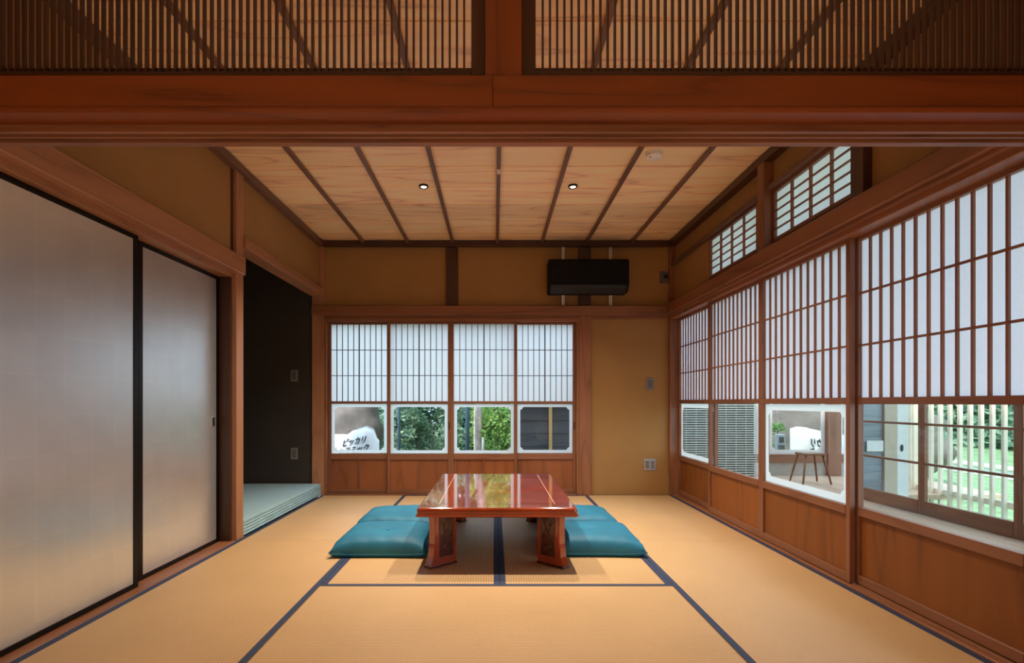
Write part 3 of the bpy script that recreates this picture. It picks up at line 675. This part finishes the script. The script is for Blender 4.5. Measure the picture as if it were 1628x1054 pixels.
# ------------------------------------------------------------------ floor cushions
def cushion(cx, cy, rz, label, seed, a=0.305, b=0.295, Hh=0.128):
    rn = random.Random(seed)
    t = empty('floor_cushion', (cx, cy, 0.0), rz); tag(t, label, 'cushion', 'teal floor cushions around the table')
    n = 36; ph = [rn.uniform(0, 6.28) for _ in range(6)]
    top = {}; v = []; f = []
    def outline(u, w):
        x = a * u * (1 - 0.055 * (1 - w * w) * abs(u) ** 3); y_ = b * w * (1 - 0.055 * (1 - u * u) * abs(w) ** 3); return x, y_
    def hgt(u, w):
        e = max(0.0, (1 - abs(u) ** 5)) * max(0.0, (1 - abs(w) ** 5)); return e ** 0.40
    for side in (0, 1):
        for i in range(n + 1):
            for j in range(n + 1):
                u, w = -1 + 2 * i / n, -1 + 2 * j / n
                edge = i in (0, n) or j in (0, n)
                if side == 1 and edge: continue
                x, y_ = outline(u, w); h = hgt(u, w)
                seam = 0.022 + 0.012 * (abs(u * w)) ** 4
                if side == 0:
                    fold = 0.0045 * (math.sin(17 * u + 5 * w + ph[0]) * abs(w) ** 3 + math.sin(19 * w - 4 * u + ph[1]) * abs(u) ** 3) * (1 - h * 0.5)
                    soft = 0.004 * math.sin(3.1 * u + ph[2]) * math.sin(2.7 * w + ph[3])
                    d2 = u * u + w * w; tuft = 0.020 * math.exp(-d2 / 0.035)
                    z = seam + (Hh - seam) * h + (0 if edge else fold + soft * h) - tuft
                else: z = max(0.0025, seam - (seam - 0.0025) * min(1, h * 1.9))
                top[(side, i, j)] = len(v); v.append((x, y_, z))
    def id_(s, i, j): return top.get((s, i, j), top[(0, i, j)])
    for s in (0, 1):
        for i in range(n):
            for j in range(n): f.append((id_(s, i, j), id_(s, i + 1, j), id_(s, i + 1, j + 1), id_(s, i, j + 1)))
    mesh_obj('cover', v, f, 'teal_fabric', t, smooth=True)
    ed = [(-1 + 2 * k / 24, -1) for k in range(24)] + [(1, -1 + 2 * k / 24) for k in range(24)] + [(1 - 2 * k / 24, 1) for k in range(24)] + [(-1, 1 - 2 * k / 24) for k in range(25)]
    pts = []
    for u, w in ed:
        x, y_ = outline(u, w); pts.append((x, y_, 0.022 + 0.012 * abs(u * w) ** 4))
    tube('seam_piping', pts, 0.0028, 'teal_fabric', t, n=6)
    tz = Hh - 0.019
    lathe('tuft', [(0.007, tz - 0.004), (0.007, tz + 0.001), (0.003, tz + 0.004)], 'teal_fabric', t, n=10)
cushion(-0.705, 3.605, 0.0, 'teal floor cushion in front on the left of the table', 1)
cushion(-0.720, 4.215, 0.01, 'teal floor cushion behind on the left of the table', 2, b=0.275)
cushion(0.635, 3.620, -0.02, 'teal floor cushion in front on the right of the table', 3)
cushion(0.620, 4.230, 0.0, 'teal floor cushion behind on the right of the table', 4, b=0.275)

# ------------------------------------------------------------------ outside: ground, plants
GZ = -0.45
gr = struct('ground', 'bare earth ground around the house'); box('soil', -14, 3.70, 5.75, 22, GZ - 0.1, GZ, 'earth', gr, 0)
lw = struct('lawn', 'green lawn beyond the slat fence'); box('turf', 3.72, 26, -8, 22, GZ - 0.1, GZ + 0.002, 'grass', lw, 0)
def leaves(name, parent, n, fn, size, mat, seed):
    rn = random.Random(seed); v = []; f = []
    for _ in range(n):
        p = fn(rn); s = size * rn.uniform(0.6, 1.35)
        d = Vector((rn.gauss(0, 1), rn.gauss(0, 1), rn.gauss(0, 0.7))).normalized(); e = d.cross(Vector((rn.gauss(0, 1), rn.gauss(0, 1), rn.gauss(0, 1)))).normalized()
        c = Vector(p); k = len(v)
        v += [tuple(c - d * s), tuple(c + e * s * 0.42), tuple(c + d * s), tuple(c - e * s * 0.42)]; f.append((k, k + 1, k + 2, k + 3))
    me = bpy.data.meshes.new(name); me.from_pydata(v, [], f); me.update(); me.materials.append(MATS[mat])
    return link(name, me, parent)
def shrub(cx, cy, rx, ry, z1, n, size, mat, label, seed, name='shrub', cat='shrub'):
    t = empty(name, (cx, cy, GZ)); tag(t, label, cat, 'garden plants behind the back window')
    H = z1 - GZ
    cl = [(random.Random(seed * 91 + k)) for k in range(1)][0]
    lumps = [(cl.uniform(-0.75, 0.75) * rx, cl.uniform(-0.75, 0.75) * ry, cl.uniform(0.12, 0.92) * H, cl.uniform(0.22, 0.42)) for _ in range(26)]
    def fn(rn):
        x, y_, z, r = rn.choice(lumps); d = Vector((rn.gauss(0, 1), rn.gauss(0, 1), rn.gauss(0, 1))).normalized() * r * (rn.random() ** 0.4) * min(1, rx)
        return (x + d.x, y_ + d.y, max(0.02, z + d.z * 0.9))
    fo = leaves('foliage', t, n, fn, size, mat, seed); fo['kind'] = 'stuff'
    for k in range(4):
        a = cl.uniform(0, 6.28); tube('stem', [(0.05 * math.cos(a), 0.05 * math.sin(a), 0), (rx * 0.25 * math.cos(a), ry * 0.25 * math.sin(a), H * 0.4), (rx * 0.5 * math.cos(a), ry * 0.5 * math.sin(a), H * 0.8)], [0.012, 0.009, 0.004], 'branch', t, n=6)
shrub(-1.10, 8.75, 0.66, 0.50, 1.7, 7500, 0.052, 'leaf_mid', 'dense green shrub filling the second back-window pane', 11)
shrub(0.25, 10.2, 0.95, 0.50, 1.8, 7500, 0.055, 'leaf_light', 'bright yellow-green shrub behind the tree trunk', 12)
shrub(-0.75, 11.8, 0.60, 0.40, 1.4, 3500, 0.055, 'leaf_dark', 'dark green shrub between the trunk and the dense shrub', 13)
shrub(-2.95, 10.9, 1.0, 0.6, 1.4, 4000, 0.06, 'leaf_mid', 'green shrub seen past the brown heap', 14)
hd = empty('hedge', (0, 13.2, GZ)); tag(hd, 'tall dark hedge closing the garden behind the shrubs', 'hedge')
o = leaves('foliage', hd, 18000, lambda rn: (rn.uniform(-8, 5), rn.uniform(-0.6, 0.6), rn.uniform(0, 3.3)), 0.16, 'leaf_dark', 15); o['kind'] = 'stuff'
o = leaves('sunlit_foliage', hd, 3500, lambda rn: (rn.uniform(-8, 5), rn.uniform(-0.9, -0.5), rn.uniform(0, 3.3)), 0.12, 'leaf_mid', 16); o['kind'] = 'stuff'  # lighter leaves on the hedge front: sunlight put into the colour
tr = empty('tree', (-0.235, 8.05, GZ)); tag(tr, 'slender pale-barked tree standing behind the third back-window pane', 'tree', 'garden plants behind the back window')
tube('trunk', [(0.03, 0, 0), (0.0, 0, 0.5), (-0.015, 0, 0.9), (0.0, 0, 1.1), (-0.01, 0, 1.3), (0.04, 0, 1.6), (0.07, 0, 2.2), (0.06, 0, 3.2)], [0.085, 0.066, 0.058, 0.072, 0.056, 0.066, 0.05, 0.03], 'bark', tr, n=14)
tube('branch', [(0.0, 0.02, 1.52), (0.18, 0.06, 1.36), (0.42, 0.1, 1.14), (0.62, 0.12, 1.04)], [0.030, 0.022, 0.020, 0.010], 'branch', tr, n=8)
tube('branch', [(0.02, -0.02, 1.45), (-0.10, -0.05, 1.62), (-0.22, -0.05, 1.9)], [0.024, 0.018, 0.010], 'branch', tr, n=8)
o = leaves('foliage', tr, 900, lambda rn: (rn.uniform(0.05, 0.55), rn.uniform(-0.1, 0.25), 1.22 + rn.gauss(0, 0.13) - 0.25 * rn.random()), 0.045, 'leaf_light', 17); o['kind'] = 'stuff'
for px, Y, r, lb in ((634.5, 7.6, 0.022, 'dark blue garden pole in front of the dense shrub'), (743, 7.85, 0.031, 'dark blue garden pole left of the tree trunk')):
    p = at(px, 640, Y); t = empty('garden_pole', (p[0], Y, GZ)); tag(t, lb, 'pole')
    tube('shaft', [(0, 0, 0), (0, 0, 2.6)], r, 'pole_blue', t, n=12); lathe('cap', [(r * 1.15, 2.6), (r * 1.15, 2.63), (r * 0.5, 2.65)], 'pole_blue', t, n=12)
p = at(768, 706, 7.9); t = empty('garden_bottle', (p[0], 7.9, GZ)); tag(t, 'small whitish bottle on a stake beside the tree trunk', 'bottle')
tube('stake', [(0, 0, 0), (0, 0, p[2] - GZ - 0.09)], 0.008, 'branch', t, n=6)
lathe('bottle_body', [(0.018, -0.09), (0.021, -0.08), (0.021, 0.05), (0.010, 0.08), (0.010, 0.10)], 'meter_grey', t, (0, 0, p[2] - GZ), n=14)

# charred board wall outside the right pane
cw = empty('board_wall', (0.80, 6.95, GZ)); tag(cw, 'charred dark board wall of a shed behind the rightmost pane', 'shed wall')
for k in range(13):
    z0 = 0.02 + k * 0.165; o = box('wall_board', -0.55, 0.75, -0.012, 0.012, z0, z0 + 0.176, 'charred', cw, 0.002); o.rotation_euler = (math.radians(-4), 0, 0)
bt = at(875, 640, 6.92); box('batten_strip', bt[0] - 0.80 - 0.020, bt[0] - 0.80 + 0.020, -0.062, -0.026, 0.0, 2.15, 'goldwood', cw)
box('backing', -0.55, 0.75, 0.030, 0.070, 0.0, 2.15, 'charred', cw, 0)

# white printed bag and brown heap behind the left pane
def sheet_bag(name, loc, outline_top, width, H, depth, label, text, tsize, toff, shear, mirror=False, rz=0.0):
    """soft filled sack: front and back skins with folds, lettering laid on the front skin"""
    t = empty(name, loc, rz); tag(t, label, 'bag')
    nx, nz = 40, 30
    def topz(x):
        q = (x / width + 0.5) * (len(outline_top) - 1); i = min(len(outline_top) - 2, max(0, int(q))); fq = q - i
        fq = fq * fq * (3 - 2 * fq); return outline_top[i] * (1 - fq) + outline_top[i + 1] * fq
    def front(x, z):
        e = max(0.0, 1 - (abs(x) / (width / 2)) ** 4) ** 0.5; g = max(0.0, 1 - (max(0, z / H) ** 5)) ** 0.5
        return -depth * e * g + 0.010 * math.sin(9 * x + 6 * z) * e + 0.006 * math.sin(23 * x - 11 * z) * e
    v = []; f = []
    for s in (0, 1):
        for i in range(nx + 1):
            for j in range(nz + 1):
                x = -width / 2 + width * i / nx; hz = topz(x); z = hz * j / nz; zz = z / max(0.001, hz) * H
                yv = front(x, zz); v.append((x, yv if s == 0 else -yv * 0.8 + 0.004, z))
    W_ = nz + 1; o2 = (nx + 1) * W_
    for s in (0, 1):
        for i in range(nx):
            for j in range(nz): q = s * o2; f.append((q + i * W_ + j, q + (i + 1) * W_ + j, q + (i + 1) * W_ + j + 1, q + i * W_ + j + 1))
    for i in range(nx):
        for j in (0, nz): f.append((i * W_ + j, (i + 1) * W_ + j, o2 + (i + 1) * W_ + j, o2 + i * W_ + j))
    for j in range(nz):
        for i in (0, nx): f.append((i * W_ + j, i * W_ + j + 1, o2 + i * W_ + j + 1, o2 + i * W_ + j))
    mesh_obj('sack', v, f, 'bag', t, smooth=True)
    for ln, (txt, oz, ox) in enumerate(text):
        cu = bpy.data.curves.new('print', 'FONT'); cu.body = txt; cu.size = tsize; cu.extrude = 0.0; cu.offset = tsize * 0.012
        ob = bpy.data.objects.new('print_tmp', cu); COL.objects.link(ob)
        dg = bpy.context.evaluated_depsgraph_get(); me0 = bpy.data.meshes.new_from_object(ob.evaluated_get(dg))
        bpy.data.objects.remove(ob)
        bm = bmesh.new(); bm.from_mesh(me0)
        bmesh.ops.triangulate(bm, faces=bm.faces)
        geo = list(bm.verts) + list(bm.edges) + list(bm.faces)
        for sx_ in (-1, 1):                                   # heavier strokes
            dd = bmesh.ops.duplicate(bm, geom=geo); bmesh.ops.translate(bm, vec=(sx_ * tsize * 0.038, sx_ * tsize * 0.018, 0), verts=[g for g in dd['geom'] if isinstance(g, bmesh.types.BMVert)])
        ws = [q.co.x for q in bm.verts]; wd = max(ws) if ws else 0
        for q in bm.verts:
            x, z = q.co.x, q.co.y
            x2 = ((wd - x) if mirror else x) * 0.74
            xx = toff[0] + ox + x2 + shear[1] * z; zz = toff[1] + oz + z + shear[0] * x2
            q.co = (xx, front(xx, min(H * 0.999, zz / max(0.001, topz(xx)) * H)) - 0.012, zz)
        bm_obj('printed_lettering', bm, 'ink', t)
    return t
def bag_at(px0, px1, Y): return ((px0 + px1) / 2 - VX) * Y / F, (px1 - px0) * Y / F
Y = 7.15
cx, wd = bag_at(533, 603, Y)
def zat(py, Y): return CAMZ + (VY - py) * Y / F
zt = [zat(q, Y) - GZ for q in (703, 697, 690, 684, 679, 676.5, 680, 700)]
sheet_bag('printed_bag', (cx, Y, GZ), zt, wd, max(zt), 0.16, 'white sack with black katakana print outside the leftmost window pane',
          [('ピッカリ', 0.0, 0.0), ('セラミック', -0.118, -0.045)], 0.108, (-0.170, zat(708.5, Y) - GZ), (0.17, 0.16))
t = empty('white_sheet', (at(528, 700, 7.5)[0], 7.5, GZ)); tag(t, 'crumpled white sheet left of the printed sack', 'sheet')
bm = bmesh.new(); bmesh.ops.create_uvsphere(bm, u_segments=28, v_segments=18, radius=1.0)
for q in bm.verts:
    d = 1 + 0.07 * math.sin(7 * q.co.x + 4 * q.co.z) + 0.05 * math.sin(13 * q.co.y + 9 * q.co.z)
    q.co = (q.co.x * 0.42 * d, q.co.y * 0.20 * d, max(0.0, 0.49 + q.co.z * 0.49 * d))
bm_obj('cloth', bm, 'bag', t, smooth=True)
t = empty('brown_heap', (at(548, 640, 9.0)[0], 9.0, GZ)); tag(t, 'large grey-brown tarpaulin-covered heap behind the printed sack', 'heap')
bm = bmesh.new(); bmesh.ops.create_uvsphere(bm, u_segments=48, v_segments=32, radius=1.0)
for q in bm.verts:
    d = 1 + 0.05 * math.sin(6 * q.co.x + 4 * q.co.z) + 0.04 * math.sin(11 * q.co.z - 7 * q.co.x + 3 * q.co.y)
    q.co = (q.co.x * 0.62 * d, q.co.y * 0.5 * d, max(0.0, 0.75 + q.co.z * 0.95 * d))
bm_obj('tarpaulin', bm, 'tarp', t, smooth=True)

# ------------------------------------------------------------------ veranda beyond the right screens
XO = 3.65; YW = 5.62; YE = 7.12
ver = struct('floor_veranda', 'pale board floor of the veranda beyond the right screens')
yy = 0.9
bxs = [1.962 + 0.152 * k for k in range(12)]
for x0 in bxs: box('floor_board', x0, min(XO + 0.06, x0 + 0.149), 0.9, YW, -0.05, -0.002, 'veranda', ver, 0.002)
for k in range(22): box('floor_board', 1.962 + 0.152 * k, 1.962 + 0.152 * k + 0.149, YW + 0.002, YE, -0.05, -0.002, 'veranda', ver, 0.002)
# outer glazing
def sash(y0, y1, label):
    t = empty('veranda_sash', (XO, (y0 + y1) / 2, 0.0)); tag(t, label, 'glass door', 'glazed sashes on the outer side of the veranda')
    h = (y1 - y0) / 2; s = 0.035; H = 1.9
    for q in (-1, 1): box('stile', -0.016, 0.016, q * h - (s if q > 0 else 0), q * h + (s if q < 0 else 0), 0, H, 'shoji', t)
    box('bottom_rail', -0.018, 0.018, -h + s, h - s, 0, 0.115, 'shoji', t); box('top_rail', -0.016, 0.016, -h + s, h - s, H - 0.05, H, 'shoji', t)
    for zz in (0.43, 0.765, 1.10, 1.43): box('muntin', -0.012, 0.012, -h + s, h - s, zz - 0.010, zz + 0.010, 'shoji', t)
    box('glass_pane', -0.002, 0.002, -h + s, h - s, 0.115, H - 0.05, 'glass', t, 0)
sash(4.64, 5.50, 'veranda glass sash farthest from the viewer, beside the grey siding'); sash(3.78, 4.64, 'second veranda glass sash, in front of the pale slat fence')
sash(2.92, 3.78, 'third veranda glass sash, hidden past the right edge of the photo')
vt = struct('trim_1'); box('sill_beam', XO - 0.05, XO + 0.06, 0.9, 5.6, -0.16, -0.0505, 'beam', vt); box('corner_post', XO - 0.045, XO + 0.045, 5.51, 5.60, 0.0, 2.0, 'shoji', vt)
# wing: exterior siding towards the viewer, windows at its far end
ww = struct('wall_wing', 'grey board siding of the wing beyond the veranda')
for k in range(18):
    z0 = GZ + 0.02 + 0.145 * k; o = box('siding_board', XO + 0.046, 3.985, 5.604, 5.618, z0, z0 + 0.152, 'siding', ww, 0.001); o.rotation_euler = (math.radians(3), 0, 0)
box('door_frame', 3.99, 4.055, 5.57, 5.66, GZ, 2.0, 'beige_paint', ww); box('door_frame', 4.060, 4.130, 5.585, 5.66, GZ, 2.0, 'beige_paint', ww)
dr = empty('white_door', (4.195, 5.612, GZ)); tag(dr, 'narrow white door with a dark oval latch beside the grey siding', 'door')
box('door_leaf', -0.06, 0.06, -0.02, 0.02, 0, 2.35, 'white_paint', dr, 0.004)
lt = lathe('latch', [(0.018, 0), (0.020, 0.006), (0.014, 0.010)], 'black_plastic', dr, (-0.015, -0.020, zat(712, 5.6) - GZ), n=16); lt.rotation_euler = (math.pi / 2, 0, 0); lt.scale = (0.8, 1.9, 1)
nt_ = empty('paper_notice', (3.90, 5.580, zat(709, 5.58))); tag(nt_, 'blank white paper notice on the grey siding', 'notice')
box('sheet', -0.085, 0.085, -0.001, 0.001, -0.055, 0.055, 'white_paint', nt_, 0); box('tape', -0.02, 0.02, -0.0016, -0.0011, 0.045, 0.058, 'cord', nt_, 0)
# far end of the wing
we = struct('wall_wing_end', 'low grey wall with glazed windows at the end of the veranda')
zs_ = zat(722, YE)
box('lower_wall', 1.95, 5.35, YE, YE + 0.10, -0.05, 0.17, 'greyplaster', we, 0); box('sill_board', 1.95, 5.35, YE - 0.03, YE + 0.10, 0.172, zs_ - 0.002, 'shoji', we)
def XAT(px, Y): return (px - VX) * Y / F
box('window_post', XAT(1313, YE), XAT(1334, YE), YE - 0.05, YE + 0.08, -0.001, 2.0, 'shoji', we)
box('window_post', XAT(1215, YE) - 0.03, XAT(1222, YE), YE - 0.02, YE + 0.08, zs_, 2.0, 'shoji', we)
def end_window(x0, x1, label):
    t = empty('end_window', ((x0 + x1) / 2, YE + 0.02, zs_)); tag(t, label, 'window', 'white-mounted windows at the end of the veranda')
    w = x1 - x0; H = 1.2
    notch_ring('paper_mount', w - 0.002, H - 0.002, 0.055, 0.04, t, (0, 0, H / 2), 'white_paint')
    box('glass_pane', -w / 2, w / 2, 0.006, 0.010, 0, H, 'glass', t, 0)
end_window(XAT(1222, YE), XAT(1313, YE), 'white-mounted end window with the lettered white sack behind it')
end_window(XAT(1334, YE), XAT(1425, YE), 'white-mounted end window right of the brown veranda post')
box('window_post', XAT(1198, YE), XAT(1213, YE), YE - 0.02, YE + 0.08, -0.001, 2.0, 'white_paint', we)  # added white post, stands in for bright outdoors showing between the blind slats
# bamboo blind
bl = empty('bamboo_blind', (XAT(1146, YE), YE - 0.10, 0.0)); tag(bl, 'pale thin-slat blind hanging at the end of the veranda', 'blind')
w0, w1 = XAT(1070, 7.02) - XAT(1146, YE), XAT(1206.5, 7.02) - XAT(1146, YE)
bm = bmesh.new()
k = 0; z = 0.02
while z < 1.85:
    r = bmesh.ops.create_cube(bm, size=1.0); bmesh.ops.transform(bm, matrix=Matrix.Translation(((w0 + w1) / 2, 0, z)) @ Matrix.Diagonal((w1 - w0, 0.006, 0.011, 1)), verts=r['verts']); z += 0.030
o = bm_obj('slats', bm, 'blind_slat', bl); o['kind'] = 'stuff'
for k in range(9): box('string', w0 + 0.04 + k * (w1 - w0 - 0.08) / 8 - 0.003, w0 + 0.04 + k * (w1 - w0 - 0.08) / 8 + 0.003, -0.006, -0.0035, 0.0, 1.85, 'cord', bl, 0)
box('head_rail', w0, w1, -0.012, 0.012, 1.85, 1.89, 'palewood', bl)
box('shade_cloth', w0, w1 - 0.06, 0.012, 0.014, 0.0, 1.85, 'blind_back', bl, 0)
# stool
Ys = 6.45
st = empty('wooden_stool', (XAT(1288, Ys), Ys, -0.002)); tag(st, 'dark wooden stool with splayed legs on the veranda floor', 'stool')
zt_ = zat(722, Ys)
box('seat', -0.125, 0.125, -0.11, 0.11, zt_ - 0.006, zt_ + 0.020, 'stoolwood', st, 0.006)
for sx in (-1, 1):
    for sy in (-1, 1): tube('leg', [(sx * 0.10, sy * 0.085, zt_ - 0.006), (sx * 0.165, sy * 0.14, 0.002)], [0.014, 0.010], 'stoolwood', st, n=8)
# second sack, meter box, foliage, brown bank behind the end window
Y = 7.62
cx, wd = bag_at(1256, 1345, Y)
zt = [zat(q, Y) - GZ for q in (681, 678.5, 679, 682, 684, 686, 688, 690, 692)]
sheet_bag('lettered_bag', (cx, Y, GZ), zt, wd, max(zt), 0.12, 'white sack with reversed dark lettering seen through the nearer white-mounted pane',
          [('ピッカリ', 0.0, 0.0), ('セラミック', -0.125, -0.01)], 0.128, (-0.165, zat(708, Y) - GZ), (-0.02, 0.0), mirror=True)
t = empty('meter_box', (XAT(1240, 7.7), 7.7, GZ)); tag(t, 'small grey meter box on a post beside the lettered sack', 'meter box')
z0 = zat(716, 7.7) - GZ; z1 = zat(690, 7.7) - GZ
box('housing', -0.06, 0.06, -0.04, 0.04, z0, z1, 'meter_grey', t, 0.01); box('dial_window', -0.035, 0.035, -0.043, -0.0405, z0 + 0.11, z1 - 0.04, 'grey_plastic_dark', t, 0.003)
box('lower_cover', -0.045, 0.045, -0.043, -0.0405, z0 + 0.015, z0 + 0.08, 'grey_plastic', t, 0.002); box('mounting_post', -0.025, 0.025, -0.02, 0.02, 0, z0, 'grey_plastic', t)
t = empty('potted_sprig', (XAT(1236, 7.9), 7.9, GZ)); tag(t, 'sprig of bright yellow-green leaves above the grey meter box', 'plant')
H_ = zat(680, 7.9) - GZ
tube('stem', [(0, 0, 0), (0.01, 0, H_ * 0.6), (0, 0, H_ - 0.02)], 0.008, 'branch', t, n=6)
o = leaves('foliage', t, 150, lambda rn: (rn.gauss(0, 0.05), rn.gauss(0, 0.04), H_ + rn.gauss(0, 0.04) - (0.26 if rn.random() < 0.3 else 0)), 0.035, 'leaf_light', 31); o['kind'] = 'stuff'
t = empty('brown_bank', (5.3, 9.2, GZ)); tag(t, 'bare brown earth bank behind the lettered sack', 'earth bank')
bm = bmesh.new(); bmesh.ops.create_uvsphere(bm, u_segments=48, v_segments=32, radius=1.0)
for q in bm.verts:
    d = 1 + 0.05 * math.sin(9 * q.co.x + 4 * q.co.z) + 0.04 * math.sin(15 * q.co.z - 9 * q.co.x + 3 * q.co.y)
    q.co = (q.co.x * 2.3 * d, q.co.y * 0.6 * d, max(0.0, 0.7 + q.co.z * 1.3 * d))
bm_obj('earth', bm, 'tarp', t, smooth=True)
t = empty('garden_hose_reel', (0, 0, 0)); bpy.data.objects.remove(t)

# slat fence, curb and trees on the right
fx = 4.62
fn_ = empty('slat_fence', (fx, 5.2, GZ)); tag(fn_, 'pale upright-slat wooden fence outside the veranda', 'fence')
for k in range(22):
    y0 = 6.35 - 0.118 * k - 5.2; box('slat', -0.018, 0.018, y0 - 0.015, y0 + 0.015, 0.02, 2.3, 'palewood', fn_, 0.002)
box('rail', 0.0185, 0.055, -1.5, 1.2, 0.44, 0.50, 'palewood', fn_); box('rail', 0.0185, 0.055, -1.5, 1.2, 1.9, 1.96, 'palewood', fn_)
box('end_post', -0.05, 0.05, 6.02 - 5.2 - 0.03, 6.02 - 5.2 + 0.06, 0.0, 2.35, 'palewood', fn_); box('base_board', -0.02, 0.016, -1.5, 1.2, 0.0, 0.019, 'white_paint', fn_)
cb = empty('low_white_wall', (9.4, 10.0, GZ)); tag(cb, 'low white kerb wall across the lawn', 'wall')
box('wall_body', -0.10, 0.10, -7, 5, 0, 0.17, 'white_paint', cb, 0.01); box('coping', -0.14, 0.14, -7, 5, 0.171, 0.22, 'white_paint', cb, 0.01)
hd2 = empty('tree_row', (15.5, 13.0, GZ)); tag(hd2, 'dark green trees across the lawn behind the white wall', 'trees')
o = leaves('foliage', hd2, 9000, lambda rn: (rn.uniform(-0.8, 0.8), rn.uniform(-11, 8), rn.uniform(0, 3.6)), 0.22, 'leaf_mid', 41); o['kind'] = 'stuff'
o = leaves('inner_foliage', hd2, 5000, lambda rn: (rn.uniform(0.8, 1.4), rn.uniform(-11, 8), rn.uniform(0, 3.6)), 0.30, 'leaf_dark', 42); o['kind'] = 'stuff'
for k in range(7): tube('trunk', [(0.5, -10 + 2.7 * k, 0), (0.55, -9.9 + 2.7 * k, 3.3)], [0.14, 0.06], 'branch', hd2, n=8)
